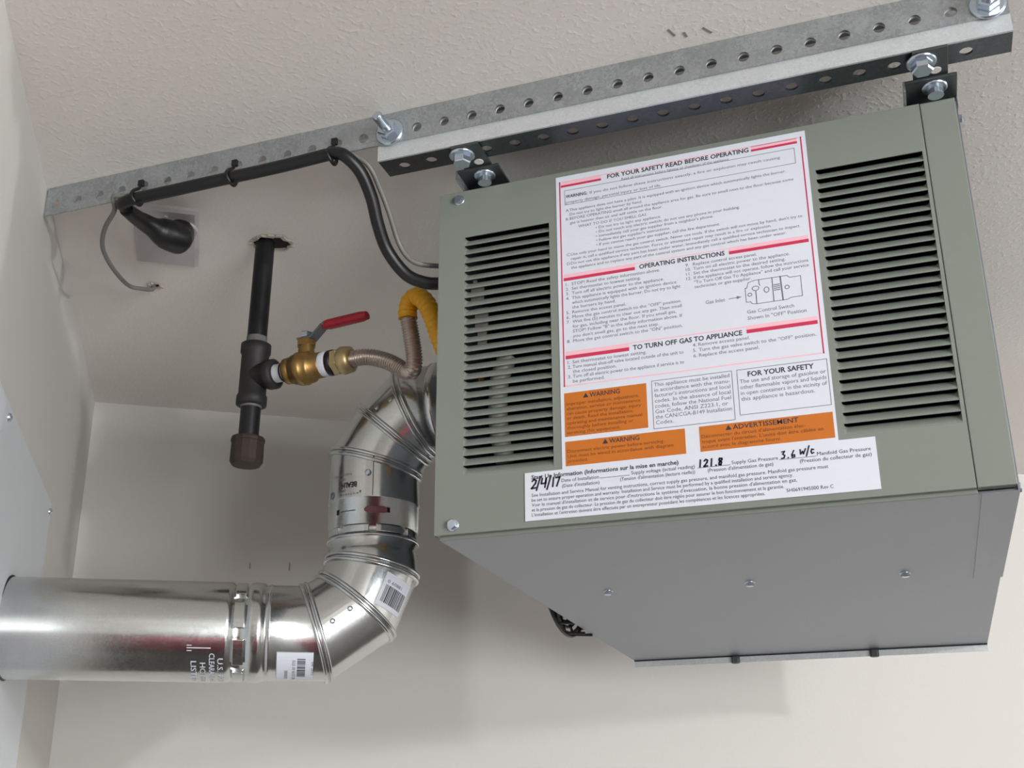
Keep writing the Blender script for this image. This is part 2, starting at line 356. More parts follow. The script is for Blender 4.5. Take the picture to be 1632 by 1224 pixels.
# louvre slats, each one a piece: flush at its lower edge, swept inwards at its top
def slat_mesh(x0, x1, pitch):
    mb = MB(); prof = []
    for i in range(7):
        a = i / 6; prof.append((0.0002 + 0.0110 * a ** 1.5, pitch * 0.97 * a))
    L = x1 - x0; e = 0.004
    st = [(0.0, 0.0), (e * 0.12, 0.45), (e * 0.4, 0.8), (e, 1.0), (L - e, 1.0), (L - e * 0.4, 0.8), (L - e * 0.12, 0.45), (L, 0.0)]
    vs = []
    for (x, k) in st:
        for (y, z) in prof: vs.append((x, 0.0002 + (y - 0.0002) * (0.25 + 0.75 * k), z))
        for (y, z) in prof: vs.append((x, 0.0014 + (y - 0.0002) * (0.25 + 0.75 * k), z))
    n = len(prof) * 2; m_ = len(prof); fs = []
    for i in range(len(st) - 1):
        for j in range(m_ - 1):
            a = i * n + j; fs.append((a, a + n, a + n + 1, a + 1)); a += m_; fs.append((a + 1, a + n + 1, a + n, a))
        for j, w in ((0, m_), (m_ - 1, 2 * m_ - 1)): fs.append((i * n + j, i * n + w, (i + 1) * n + w, (i + 1) * n + j))
    mb.add(vs, fs, True); return mb
for (x0, x1, z0, z1, cnt) in ((LX0, LX1, LZ0, LZ1, 26), (RX0, RX1, RZ0, RZ1, 26)):
    pitch = (z1 - z0) / cnt
    first = slat_mesh(x0, x1, pitch).build('louver_slat', M_cab, AP); first.location = (x0, 0, z0)
    for k in range(1, cnt):
        c = first.copy(); COL.objects.link(c); c.parent = AP; c.location = (x0, 0, z0 + k * pitch)
# things seen through the louvres
MB().tube(spline([(0.086, 0.030, 0.100), (0.080, 0.026, 0.135), (0.078, 0.024, 0.170), (0.080, 0.024, 0.210), (0.090, 0.027, 0.245)]), 0.013, 14).build('inner_tube', M_inner_metal, H)
mb = MB(); mb.box((0.048, 0.016, 0.285), (0.066, 0.020, 0.318)); mb.box((0.052, 0.016, 0.262), (0.064, 0.020, 0.286)); mb.build('inner_bracket', M_inner_metal, H)
mb = MB(); mb.box((0.042, 0.016, 0.330), (0.060, 0.020, 0.350)); mb.box((0.045, 0.016, 0.350), (0.050, 0.020, 0.362)); mb.build('inner_clip', M_inner_metal, H)
def screw_head(p, axis, r, parent, name='hex_screw'):
    mb = MB(); mb.lathe(p, axis, [(0, r * 1.25), (0.001, r * 1.25), (0.0012, r * 1.0)], 20); mb.hexa(V(p) + V(axis) * 0.001, axis, r, r * 0.8); return mb.build(name, M_zinc, parent)
screw_head((0.0297, -0.0002, 0.4815), (0, -1, 0), 0.0062, H); screw_head((0.0258, -0.0002, 0.0130), (0, -1, 0), 0.0066, H)
for (x, y) in ((0.1277, 0.3841), (0.3389, 0.3916), (0.5533, 0.4005)): screw_head((x, y, -0.003), (0, 0, -1), 0.0060, H)
for (y, z) in ((0.03, 0.482), (0.055, 0.012), (0.42, 0.02), (0.98, 0.02)): screw_head((HW + 0.0025 if y < 0.46 else HW, y, z), (1, 0, 0), 0.0058, H)
mb = MB(); mb.box((0.004, HD, -0.016), (HW, HD + 0.003, 0.01)); mb.build('rear_flange', M_rail2, H)
mb = MB(); mb.box((0.004, HD - 0.006, -0.0048), (HW, HD - 0.0002, -0.0031)); mb.build('rear_seam', M_inside, H)
for x in (0.2107, 0.4768):
    MB().hexa((x, HD - 0.002, -0.004), (0, 0, -1), 0.0085, 0.014).build('flange_bolt', M_bracket, H)
# wire fan guard on the left side
mb = MB(); fc = V((-0.03, 0.70, 0.172))
for R, dx in ((0.182, 0.0), (0.176, -0.002), (0.165, -0.006), (0.155, -0.009), (0.145, -0.012), (0.12, -0.016), (0.095, -0.018), (0.07, -0.02), (0.04, -0.02)): mb.ring(fc + V((dx, 0, 0)), (1, 0, 0), R, 0.0030, 40, 6)
for k in range(22):
    a = 2 * math.pi * k / 22 + 0.1; d = V((0, math.cos(a), math.sin(a)))
    mb.tube([fc + d * 0.04 + V((-0.02, 0, 0)), fc + d * 0.12 + V((-0.016, 0, 0)), fc + d * 0.18, fc + d * 0.182 + V((0.036, 0, 0))], 0.0028, 6)
mb.build('fan_guard', M_black, H)['label'] = 'black wire fan guard'

# ------------------------------------------------------------------ labels and lettering
def text(parent, s, x, z, h, width=None, m=M_ink2, bold=0.0, align='L', y=-0.0011, up=None, right=None, origin=None, wrapfn=None, sub='lettering', stretch=1.10):
    """lettering laid flat on the front panel: x, z the start of the baseline, h the capital height"""
    cu = bpy.data.curves.new('txt', 'FONT'); cu.body = s; cu.resolution_u = 2; cu.offset = bold; cu.size = 1.0; cu.space_line = 1.0
    ob = bpy.data.objects.new('txt', cu); me = bpy.data.meshes.new_from_object(ob)
    vs = [v.co.copy() for v in me.vertices]; fs = [tuple(p.vertices) for p in me.polygons]
    bpy.data.objects.remove(ob); bpy.data.meshes.remove(me); bpy.data.curves.remove(cu)
    if not vs: return ([], [])
    x0 = min(v.x for v in vs); x1 = max(v.x for v in vs); k = h / 0.70
    kx = (width / (x1 - x0)) if width else k * stretch
    w = (x1 - x0) * kx; sx = x - (w / 2 if align == 'C' else w if align == 'R' else 0)
    return ([(sx + (v.x - x0) * kx, y, z + v.y * k) for v in vs], fs)
class Lettering:
    def __init__(s, y=-0.0011): s.mb = MB(); s.y = y
    def t(s, st, x, z, h, width=None, bold=0.0, align='L'):
        vs, fs = text(None, st, x, z, h, width, bold=bold, align=align, y=s.y)
        if vs: s.mb.add(vs, fs)
        return s
    def lines(s, ls, x, z, pitch, h, maxw=None, bold=0.0):
        for i, l in enumerate(ls):
            if l:
                vs, fs = text(None, l, x, z - i * pitch, h, None, bold=bold, y=s.y)
                if maxw:
                    w = max(v[0] for v in vs) - x
                    if w > maxw: vs = [(x + (v[0] - x) * maxw / w, v[1], v[2]) for v in vs]
                s.mb.add(vs, fs)
        return s
    def done(s, name, m, parent): return s.mb.build(name, m, parent)
def flat(parent, name, m, rects, y0, y1):
    for (x0, x1, z0, z1) in rects: MB().box((x0, y0, z0), (x1, y1, z1)).build(name, m, parent)
def outline(parent, x0, x1, z0, z1, w, m, y0, y1):
    mb = MB(); n = 8
    vs = [(x, y, z) for y in (y0, y1) for (x, z) in ((x0, z0), (x1, z0), (x1, z1), (x0, z1), (x0 + w, z0 + w), (x1 - w, z0 + w), (x1 - w, z1 - w), (x0 + w, z1 - w))]
    fs = []
    for k in range(4):
        k2 = (k + 1) % 4; fs += [(k, k2, 4 + k2, 4 + k), (n + k, n + k2, n + 4 + k2, n + 4 + k), (k, k2, n + k2, n + k), (4 + k, 4 + k2, n + 4 + k2, n + 4 + k)]
    return mb.add(vs, fs).build('box_outline', m, parent)
YL = -0.0007
LAB = MB().box((0.1710, YL, 0.0710), (0.5012, -0.0001, 0.4880)).build('safety_label', M_label, H); LAB['label'] = 'large white safety label with red rules and orange warnings'
YB = -0.0009
fr = [(0.1757, 0.4962, 0.4784, 0.4800), (0.1757, 0.4962, 0.1805, 0.1821), (0.1757, 0.1773, 0.1805, 0.4800), (0.4946, 0.4962, 0.1805, 0.4800)]
flat(LAB, 'red_rule', M_redink, fr[2:] + [(0.1780, 0.2342, 0.4710, 0.4742), (0.4329, 0.4905, 0.4715, 0.4747), (0.1790, 0.2743, 0.3295, 0.3338), (0.3948, 0.4920, 0.3300, 0.3343), (0.1790, 0.2622, 0.2180, 0.2228), (0.4083, 0.4923, 0.2195, 0.2243)], YB, YL)
flat(LAB, 'pink_rule', M_pinkink, fr[:2] + [(0.1780, 0.2342, 0.4742, 0.4785), (0.4329, 0.4905, 0.4747, 0.4790), (0.1790, 0.2743, 0.3338, 0.3390), (0.3948, 0.4920, 0.3343, 0.3395), (0.2743, 0.3948, 0.3380, 0.3390), (0.1790, 0.2622, 0.2228, 0.2285), (0.4083, 0.4923, 0.2243, 0.2295), (0.2622, 0.4083, 0.2275, 0.2290)], YB, YL)
for a in (('FOR YOUR SAFETY READ BEFORE OPERATING', 0.2429, 0.4720, 0.0062, 0.187, 0.022), ('OPERATING INSTRUCTIONS', 0.2801, 0.3300, 0.0062, 0.1093, 0.022), ('TO TURN OFF GAS TO APPLIANCE', 0.2670, 0.2183, 0.0064, 0.1360, 0.022),
          ('FOR YOUR SAFETY', 0.4054, 0.1632, 0.0064, 0.0772, 0.022), ('WARNING:', 0.1846, 0.4535, 0.0048, 0.030, 0.02)):
    Lettering(YB).t(*a).done('heading_lettering', M_ink, LAB)
for fr_ in ((0.1830, 0.4866, 0.4430, 0.4655, 0.0006), (0.2880, 0.3870, 0.1100, 0.1735, 0.0007), (0.3925, 0.4982, 0.1150, 0.1735, 0.0007)): outline(LAB, *fr_, M_ink2, YB, YL)
BL = []
hs = 0.0040
BL.append(Lettering(YB).t('Read all instructions before lighting or shutdown of the appliance', 0.2620, 0.4655, 0.0036, 0.142))
BL.append(Lettering(YB).t('If you do not follow these instructions exactly, a fire or explosion may result causing', 0.2180, 0.4537, hs, 0.250))
BL.append(Lettering(YB).t('property damage, personal injury or loss of life.', 0.1846, 0.4450, hs, 0.130))
BL.append(Lettering(YB).lines(['This appliance does not have a pilot. It is equipped with an ignition device which automatically lights the burner.', 'Do not try to light the burner by hand.', 'BEFORE OPERATING smell all around the appliance area for gas. Be sure to smell next to the floor because some', 'gas is heavier than air and will settle on the floor.'], 0.1895, 0.4325, 0.0066, hs, 0.292))
BL.append(Lettering(YB).lines(['A.', '', 'B.'], 0.1840, 0.4325, 0.0066, hs))
BL.append(Lettering(YB).t('WHAT TO DO IF YOU SMELL GAS', 0.2009, 0.4055, hs, 0.092))
BL.append(Lettering(YB).lines(['\u2022 Do not try to light any appliance.', '\u2022 Do not touch any electric switch; do not use any phone in your building.', '\u2022 Immediately call your gas supplier from a neighbor\'s phone.', '\u2022 Follow the gas supplier\'s instructions.', '\u2022 If you cannot reach your gas supplier, call the fire department.'], 0.2245, 0.3990, 0.0064, hs, 0.200))
BL.append(Lettering(YB).lines(['Use only your hand to move the gas control switch. Never use tools. If the switch will not move by hand, don\'t try to', 'repair it, call a qualified service technician. Force or attempted repair may result in a fire or explosion.', 'Do not use this appliance if any part has been under water. Immediately call a qualified service technician to inspect', 'the appliance and to replace any part of the control system and any gas control which has been under water.'], 0.1895, 0.3655, 0.0066, hs, 0.298))
BL.append(Lettering(YB).lines(['C.', '', 'D.'], 0.1840, 0.3655, 0.0066, hs))
BL.append(Lettering(YB).lines(['STOP! Read the safety information above.', 'Set thermostat to lowest setting.', 'Turn off all electric power to the appliance.', 'This appliance is equipped with an ignition device', 'which automatically lights the burner. Do not try to light', 'the burners by hand.', 'Remove the access panel.', 'Move the gas control switch to the "OFF" position.', 'Wait five (5) minutes to clear out any gas. Then smell', 'for gas, including near the floor. If you smell gas,', 'STOP! Follow "B" in the safety information above. If', 'you don\'t smell gas, go to the next step.', 'Move the gas control switch to the "ON" position.'], 0.1895, 0.3220, 0.0068, 0.0044, 0.142))
BL.append(Lettering(YB).lines(['1.', '2.', '3.', '4.', '', '', '5.', '6.', '7.', '', '', '', '8.'], 0.1815, 0.3220, 0.0068, 0.0044))
BL.append(Lettering(YB).lines(['Replace control access panel.', 'Turn on all electric power to the appliance.', 'Set the thermostat to the desired setting.', 'If the appliance will not operate, follow the instructions', '"To Turn Off Gas To Appliance" and call your service', 'technician or gas supplier.'], 0.3490, 0.3225, 0.0064, 0.0043, 0.140))
BL.append(Lettering(YB).lines([' 9.', '10.', '11.', '12.'], 0.3395, 0.3225, 0.0064, 0.0043))
BL.append(Lettering(YB).t('Gas Inlet', 0.3615, 0.2665, 0.0050, 0.024)); BL.append(Lettering(YB).t('Gas Control Switch', 0.4110, 0.2455, 0.0048, 0.056)); BL.append(Lettering(YB).t('Shown In "OFF" Position', 0.4110, 0.2370, 0.0048, 0.070))
BL.append(Lettering(YB).lines(['Set thermostat to lowest setting.', 'Turn manual shut-off valve located outside of the unit to', 'the closed position.', 'Turn off all electric power to the appliance if service is to', 'be performed.'], 0.1880, 0.2110, 0.0066, 0.0046, 0.142))
BL.append(Lettering(YB).lines(['1.', '2.', '', '3.'], 0.1815, 0.2110, 0.0066, 0.0046))
BL.append(Lettering(YB).lines(['Remove access panel.', 'Turn the gas valve switch to the "OFF" position.', 'Replace the access panel.'], 0.3490, 0.2115, 0.0072, 0.0046, 0.140))
BL.append(Lettering(YB).lines(['4.', '5.', '6.'], 0.3420, 0.2115, 0.0072, 0.0046))
BL.append(Lettering(YB).lines(['This appliance must be installed', 'in accordance with the manu-', 'facturer\'s instructions and local', 'codes. In the absence of local', 'codes, follow the National Fuel', 'Gas Code, ANSI Z223.1, or', 'the CAN/CGA-B149 Installation', 'Codes.'], 0.2912, 0.1655, 0.0071, 0.0050, 0.0925))
BL.append(Lettering(YB).lines(['The use and storage of gasoline or', 'other flammable vapors and liquids', 'in open containers in the vicinity of', 'this appliance is hazardous.'], 0.3955, 0.1555, 0.0075, 0.0050, 0.1000))
for q in BL: q.done('body_lettering', M_ink2, LAB)
# small gas valve diagram
mb = MB()
def stroke(mb, pts, w, y=YB, cap=True):
    for a, b in zip(pts, pts[1:]):
        d = V((b[0] - a[0], 0, b[1] - a[1])); l = d.length
        if l < 1e-7: continue
        d /= l; n = V((-d.z, 0, d.x)) * w / 2; e = d * w * 0.35 if cap else V((0, 0, 0))
        A = V((a[0], y, a[1])) - e; B = V((b[0], y, b[1])) + e
        mb.add([A - n, B - n, B + n, A + n], [(0, 1, 2, 3)])
    return mb
stroke(mb, [(0.4110, 0.2800), (0.4110, 0.2610), (0.4160, 0.2610), (0.4180, 0.2580), (0.4235, 0.2570), (0.4600, 0.2570), (0.4650, 0.2590), (0.4780, 0.2590), (0.4780, 0.2860), (0.4650, 0.2860), (0.4620, 0.2890), (0.4230, 0.2890), (0.4150, 0.2870), (0.4130, 0.2800), (0.4110, 0.2800)], 0.0008)
stroke(mb, [(0.4235, 0.2740), (0.4235, 0.2570)], 0.0011); stroke(mb, [(0.4440, 0.2890), (0.4440, 0.2570)], 0.0011); stroke(mb, [(0.4540, 0.2890), (0.4550, 0.2570)], 0.0016)
stroke(mb, [(0.4280, 0.2890), (0.4282, 0.2830), (0.4290, 0.2810)], 0.0009)
for (cx, cz, rx, rz) in ((0.4160, 0.2705, 0.0024, 0.0022), (0.4235, 0.2780, 0.0040, 0.0030), (0.4610, 0.2735, 0.0026, 0.0024), (0.4365, 0.2740, 0.0030, 0.0036)):
    stroke(mb, [(cx + rx * math.cos(a), cz + rz * math.sin(a)) for a in [i * math.pi / 6 for i in range(13)]], 0.0008)
for k in range(4): stroke(mb, [(0.4455, 0.2790 - k * 0.0024), (0.4525, 0.2790 - k * 0.0024)], 0.0012)
stroke(mb, [(0.3905, 0.2690), (0.4000, 0.2692)], 0.0008); mb.add([(0.4000, YB, 0.2712), (0.4000, YB, 0.2672), (0.4062, YB, 0.2693)], [(0, 1, 2)])
mb.build('valve_diagram', M_ink2, LAB)
flat(LAB, 'orange_box', M_orange, [(0.1757, 0.2815, 0.1130, 0.1715), (0.1757, 0.3258, 0.0745, 0.1065), (0.3430, 0.4980, 0.0748, 0.1065)], YB, YL)
YO = -0.0011
for (st, x, z, h_, w_) in (('WARNING', 0.2090, 0.1625, 0.0062, 0.0390), ('WARNING', 0.2320, 0.0985, 0.0060, 0.0378), ('ADVERTISSEMENT', 0.3830, 0.0985, 0.0060, 0.0760)):
    Lettering(YO).t(st, x, z, h_, w_, 0.010).done('warning_heading', M_ink, LAB)
    MB().add([(x - 0.0086, YO, z), (x - 0.0014, YO, z), (x - 0.005, YO, z + 0.0062)], [(0, 1, 2)]).build('warning_triangle', M_ink, LAB)
for (ls_, x, z, w_) in ((['Improper installation, adjustment,', 'alteration, service or maintenance', 'can cause property damage, injury', 'or death. Read the installation,', 'operating and maintenance manual', 'thoroughly before installing or', 'servicing this equipment.'], 0.1785, 0.1545, 0.100),
        (['Disconnect electric power before servicing.', 'Unit must be wired in accordance with diagram', 'provided.'], 0.1785, 0.0915, 0.144),
        (['D\u00e9connecter du circuit d\'alimentation \u00e9lec-', 'trique avant l\'entretien. L\'unit\u00e9 doit \u00eatre c\u00e2bl\u00e9e en', 'accord avec le diagramme fourni.'], 0.3455, 0.0915, 0.149)):
    Lettering(YO).lines(ls_, x, z, 0.0064, 0.0044, w_).done('warning_lettering', M_brown, LAB)
# lower start-up label, stuck over the foot of the large one
YS = -0.0014; YT = -0.0016
SUL = MB().box((0.1222, YS, 0.0088), (0.5412, -0.0001, 0.0710)).build('start_up_label', M_label, H); SUL['label'] = 'wide white start-up label with handwritten readings'
L = Lettering(YT)
L.t('Start Up Information (Informations sur la mise en marche)', 0.1310, 0.0620, 0.0052, 0.1850, 0.022)
L.t('Date of Installation', 0.1700, 0.0545, 0.0044, 0.0475); L.t('Supply voltage (actual reading)', 0.2580, 0.0552, 0.0044, 0.0770); L.t('Supply Gas Pressure', 0.3785, 0.0552, 0.0044, 0.0535); L.t('Manifold Gas Pressure', 0.4760, 0.0552, 0.0044, 0.0590)
L.t('(Date d\'installation)', 0.1705, 0.0475, 0.0044, 0.0475); L.t('(Tension d\'alimentation (lecture r\u00e9elle))', 0.2440, 0.0485, 0.0044, 0.0910); L.t('(Pression d\'alimentation de gaz)', 0.3500, 0.0485, 0.0044, 0.0760); L.t('(Pression du collecteur de gaz)', 0.4562, 0.0485, 0.0044, 0.0790)
for i, (s, w) in enumerate((('See Installation and Service Manual for venting instructions, correct supply gas pressure, and manifold gas pressure. Manifold gas pressure must', 0.356), ('be set to ensure proper operation and warranty. Installation and Service must be performed by a qualified installation and service agency.', 0.316), ('Voir le manuel d\'installation et de service pour d\'instructions le syst\u00e8me d\'\u00e9vacuation, la bonne pression d\'alimentation en gaz,', 0.320), ('et la pression de gaz du collecteur. La pression de gaz du collecteur doit \u00eatre r\u00e9gl\u00e9e pour assurer le bon fonctionnement et la garantie.', 0.305), ('L\'installation et l\'entretien doivent \u00eatre effectu\u00e9s par un entrepreneur poss\u00e9dant les comp\u00e9tences et les licences appropri\u00e9es.', 0.283))):
    L.t(s, 0.1310, 0.0392 - i * 0.0063, 0.0043, w)
L.t('5H0691945000 Rev C', 0.4383, 0.0150, 0.0044, 0.0520)
for (x0, x1) in ((0.2185, 0.2560), (0.3380, 0.3770), (0.4330, 0.4750)): L.mb.box((x0, YT, 0.0545), (x1, YS, 0.0550))
L.done('printed_lettering', M_ink, SUL)
mb = MB(); w = 0.0021
def hand(pts, ox, oz, k, sh=0.12): stroke(mb, [(ox + (x + y * sh) * k, oz + y * k) for (x, y) in pts], w, YT - 0.0002)
D = {'2': [(0, .8), (.2, 1), (.45, .85), (.4, .55), (0, 0), (.5, .05)], '/': [(0, -.25), (.3, 1.25)], '4': [(.05, 1), (0, .45), (.5, .45), (.5, 1), (.45, 0)], '1': [(.1, 1), (.1, 0)], '7': [(0, .95), (.45, 1), (.2, 0)],
     '.': [(.05, 0), (.12, .02)], '8': [(.4, .9), (.1, .95), (.05, .7), (.4, .4), (.35, .02), (.08, .05), (.1, .4), (.45, .75), (.4, .95)], '3': [(0, .95), (.4, 1), (.15, .6), (.45, .4), (.35, .02), (0, 0)], '6': [(.25, 1), (.02, .4), (.1, 0), (.42, .05), (.38, .35), (.05, .3)],
     'w': [(0, .8), (.1, .1), (.35, .5), (.5, .1), (.75, .85)], 'c': [(.42, .6), (.15, .7), (.05, .35), (.2, .05), (.45, .15)]}
for (word, x, z, k, adv, w) in (('2/4/17', 0.1310, 0.0500, 0.0115, (0.0068, 0.0055, 0.0082, 0.0060, 0.0040, 0.006), 0.0022), ('121.8', 0.3405, 0.0558, 0.0086, (0.0055, 0.0078, 0.0058, 0.0035, 0.006), 0.0020), ('3.6', 0.4360, 0.0560, 0.0082, (0.0070, 0.0045, 0.006), 0.0016), ('w/c', 0.4570, 0.0580, 0.0080, (0.0075, 0.0045, 0.006), 0.0016)):
    mb = MB()
    for ch, a in zip(word, adv): hand(D[ch], x, z, k); x += a
    mb.build('handwriting', M_pen, SUL)

# ------------------------------------------------------------------ vent pipe: horizontal run, lower elbow, upper elbow
P0 = V((-0.7078, 0.0397, -0.0678)); B3 = V((-0.3009, 0.2616, -0.0636)); B2 = V((-0.2494, 0.2896, -0.0212)); B1 = V((-0.2291, 0.3007, 0.0378))
U1 = V((-0.2300, 0.3002, 0.2100)); U2 = V((-0.1970, 0.3001, 0.2588)); U3 = V((-0.1580, 0.3001, 0.2930)); UE = V((-0.03, 0.3001, 0.2985)); UX = V((0.0035, 0.3001, 0.2990))
RF = 0.0715
def frame(a):
    a = a.normalized(); ref = V((0, 0, 1)) if abs(a.z) < 0.9 else V((0, -1, 0)); u = (ref - a * ref.dot(a)).normalized(); return a, u, a.cross(u)
def gore(mb, P, Q, nP, nQ, R, n=56, prof=None):
    """straight round gore from P to Q cut by the two plane normals; prof adds rings (distance from P, radius)"""
    a, u, w = frame(Q - P); vs = []; rings = []
    def cut(C, nrm, r):
        out = []
        for k in range(n):
            t_ = 2 * math.pi * k / n; d = (u * math.cos(t_) + w * math.sin(t_)) * r; out.append(C + d - a * (d.dot(nrm) / a.dot(nrm)))
        return out
    rings.append(cut(P, nP, R))
    for (d, r) in (prof or []): rings.append(cut(P + a * d, a, r))
    rings.append(cut(Q, nQ, R))
    for r_ in rings: vs += r_
    mb.add(vs, [(i * n + k, i * n + (k + 1) % n, (i + 1) * n + (k + 1) % n, (i + 1) * n + k) for i in range(len(rings) - 1) for k in range(n)], True)
def bead(mb, C, d1, d2, R, off, r=0.0030, n=56):
    """raised seam ring lying on the mitre plane at C between directions d1 and d2, shifted by off along the axis"""
    nrm = (d1.normalized() + d2.normalized()).normalized(); a, u, w = frame(d1 if off <= 0 else d2); c = C + a * off; pts = []
    for k in range(n + 1):
        t_ = 2 * math.pi * k / n; d = (u * math.cos(t_) + w * math.sin(t_)) * (R + r * 0.45); pts.append(c + d - a * (d.dot(nrm) / a.dot(nrm)))
    mb.tube(pts, r, 8, True, False, ref=tuple(a))
def on_cyl(P, Q, d, deg, r):
    a, u, w = frame(Q - P); t_ = math.radians(deg); return P + a * d + (u * math.cos(t_) + w * math.sin(t_)) * r
def cyl_patch(mb, P, Q, d0, d1, a0, a1, R, h, n=8):
    vs = []
    for rr in (R, R + h):
        for dd in (d0, d1):
            for k in range(n + 1): vs.append(on_cyl(P, Q, dd, a0 + (a1 - a0) * k / n, rr))
    m_ = n + 1; fs = []
    for k in range(n):
        fs += [(2 * m_ + k, 2 * m_ + k + 1, 3 * m_ + k + 1, 3 * m_ + k), (k, k + 1, 2 * m_ + k + 1, 2 * m_ + k), (m_ + k, m_ + k + 1, 3 * m_ + k + 1, 3 * m_ + k)]
    fs += [(0, m_, 3 * m_, 2 * m_), (n, m_ + n, 3 * m_ + n, 2 * m_ + n)]
    return mb.add(vs, fs, False)
def cyl_text(parent, name, s, P, Q, d, deg, h, R, m, along='around', flip=1, width=None, bold=0.0):
    """print on a pipe: text runs round the pipe ('around') or along it ('axis')"""
    vs, fs = text(None, s, 0, 0, h, width, bold=bold)
    if not vs: return
    out = []
    for (x, y, z) in vs:
        if along == 'around': out.append(on_cyl(P, Q, d + flip * z, deg + flip * math.degrees(x / R), R))
        else: out.append(on_cyl(P, Q, d + flip * x, deg - flip * math.degrees(z / R), R))
    return MB().add(out, fs).build(name, m, parent)
JX = (B3 - P0).length; dH = (B3 - P0).normalized()
PJ = P0 + dH * 0.345
RP = 0.0750
vp = empty('vent_pipe', P0 + dH * 0.1, 'straight horizontal run of bright galvanised vent pipe entering the left wall panel', 'vent pipe')
mb = MB(); PW = P0 - dH * 0.05
gore(mb, PW, PJ + dH * 0.030, dH, dH, RP, prof=[(0.05 + 0.331, RP), (0.05 + 0.337, RP - 0.0012), (0.05 + 0.341, RP - 0.0060), (0.05 + 0.359, RP - 0.0060), (0.05 + 0.364, RP - 0.001), (0.05 + 0.368, RP)])
mb.build('pipe_wall', M_flue, vp)
mb = MB(); mb.ring(P0 + dH * 0.012, dH, RP + 0.0006, 0.0018, 48, 6); mb.build('entry_gasket', M_black, vp)
for k in range(8):
    mb = MB(); cyl_patch(mb, P0, B3, 0.342, 0.358, k * 45 + 18, k * 45 + 50, RP - 0.006, 0.0052, 6); mb.build('embossed_lug', M_flue, vp, bevel=0.0012)
cyl_text(vp, 'stamped_lettering', 'U.S. PAT', P0, B3, 0.322, 130, 0.0080, RP + 0.0004, M_label, 'around', 1, 0.060)
cyl_text(vp, 'stamped_lettering', 'CLEARANCES', P0, B3, 0.310, 124, 0.0080, RP + 0.0004, M_label, 'around', 1, 0.066)
cyl_text(vp, 'stamped_lettering', 'HC MIN', P0, B3, 0.297, 136, 0.0080, RP + 0.0004, M_label, 'around', 1, 0.052)
cyl_text(vp, 'stamped_lettering', 'LISTED', P0, B3, 0.284, 134, 0.0080, RP + 0.0004, M_label, 'around', 1, 0.052)
mb = MB()
for (d0, d1, a0, a1) in ((0.278, 0.312, 117.3, 118.2), (0.278, 0.285, 114.5, 115.2), (0.278, 0.285, 120.6, 121.4)): cyl_patch(mb, P0, B3, d0, d1, a0, a1, RP, 0.0004, 2)
mb.build('stamped_arrow', M_label, vp)
# lower elbow
el = empty('vent_elbow', B2, 'lower galvanised vent elbow turning down to the horizontal run, with barcode stickers', 'vent elbow')
PS = P0 + dH * 0.362; dB = (B2 - B3).normalized(); dC = (B1 - B2).normalized(); dV = (U1 - B1).normalized()
mb = MB(); gore(mb, PS, B3, dH, (dH + dB).normalized(), RF, prof=[(0.012, RF + 0.0034), (0.022, RF + 0.0034), (0.0235, RF), (0.030, RF), (0.0312, RF + 0.002), (0.0335, RF)]); mb.build('end_gore', M_flue, el)
mb = MB(); gore(mb, B3, B2, (dH + dB).normalized(), (dB + dC).normalized(), RF); mb.build('gore', M_flue, el)
mb = MB(); gore(mb, B2, B1, (dB + dC).normalized(), (dC + dV).normalized(), RF); mb.build('gore', M_flue, el)
VJ = B1 + dV * 0.040
mb = MB(); gore(mb, B1, VJ, (dC + dV).normalized(), dV, RF, prof=[(0.022, RF), (0.025, RF - 0.003)]); mb.build('collar_gore', M_flue, el)
for (C_, a_, b_) in ((B3, dH, dB), (B2, dB, dC), (B1, dC, dV)):
    for off in (-0.0042, 0.0042):
        mb = MB(); bead(mb, C_, a_, b_, RF, off); mb.build('seam_bead', M_flue, el)
mb = MB(); cyl_patch(mb, B3, B2, 0.010, 0.060, 84, 102, RF, 0.0008, 4); mb.build('seam_strip', M_flue, el)
for (d, a) in ((0.0224, 95.9), (0.0541, 95.1)):
    p = on_cyl(B3, B2, d, a, RF + 0.0006); n = (p - (B3 + dB * d)).normalized(); MB().lathe(p, n, [(0, 0.0042), (0.0012, 0.0038), (0.002, 0.002)], 12).build('rivet', M_zinc, el)
mb = MB(); cyl_patch(mb, B2, B1, 0.004, 0.056, 47, 92, RF + 0.0002, 0.0005, 10); st1 = mb.build('barcode_sticker', M_label, el)
mb = MB(); a = 52.0
while a < 90:
    wd = random.choice((0.7, 0.7, 1.2, 1.9)); cyl_patch(mb, B2, B1, 0.011, 0.038, a, a + wd, RF + 0.0007, 0.0002, 1); a += wd + random.choice((0.7, 0.9, 1.3))
mb.build('barcode', M_ink, st1)
cyl_text(st1, 'sticker_lettering', '0 60881', B2, B1, 0.041, 52, 0.005, RF + 0.0009, M_ink, 'around', 1, 0.030)
mb = MB(); cyl_patch(mb, P0, B3, 0.407, 0.4605, 122, 170, RF + 0.0006, 0.0005, 10); st2 = mb.build('barcode_sticker', M_label, el)
mb = MB(); a = 130.0
while a < 160:
    wd = random.choice((0.7, 0.7, 1.2, 1.8)); cyl_patch(mb, P0, B3, 0.437, 0.449, a, a + wd, RF + 0.0011, 0.0002, 1); a += wd + random.choice((0.7, 0.9, 1.3))
mb.build('barcode', M_ink, st2)
cyl_text(st2, 'sticker_lettering', '025 00 6157 30', P0, B3, 0.430, 132, 0.0046, RF + 0.0013, M_ink, 'around', 1, 0.044)
cyl_text(st2, 'sticker_lettering', '00003', P0, B3, 0.4185, 148, 0.0050, RF + 0.0013, M_ink, 'around', 1, 0.022)
cyl_text(st2, 'sticker_lettering', '06 2012', P0, B3, 0.458, 134, 0.0036, RF + 0.0013, M_ink, 'around', 1, 0.028)
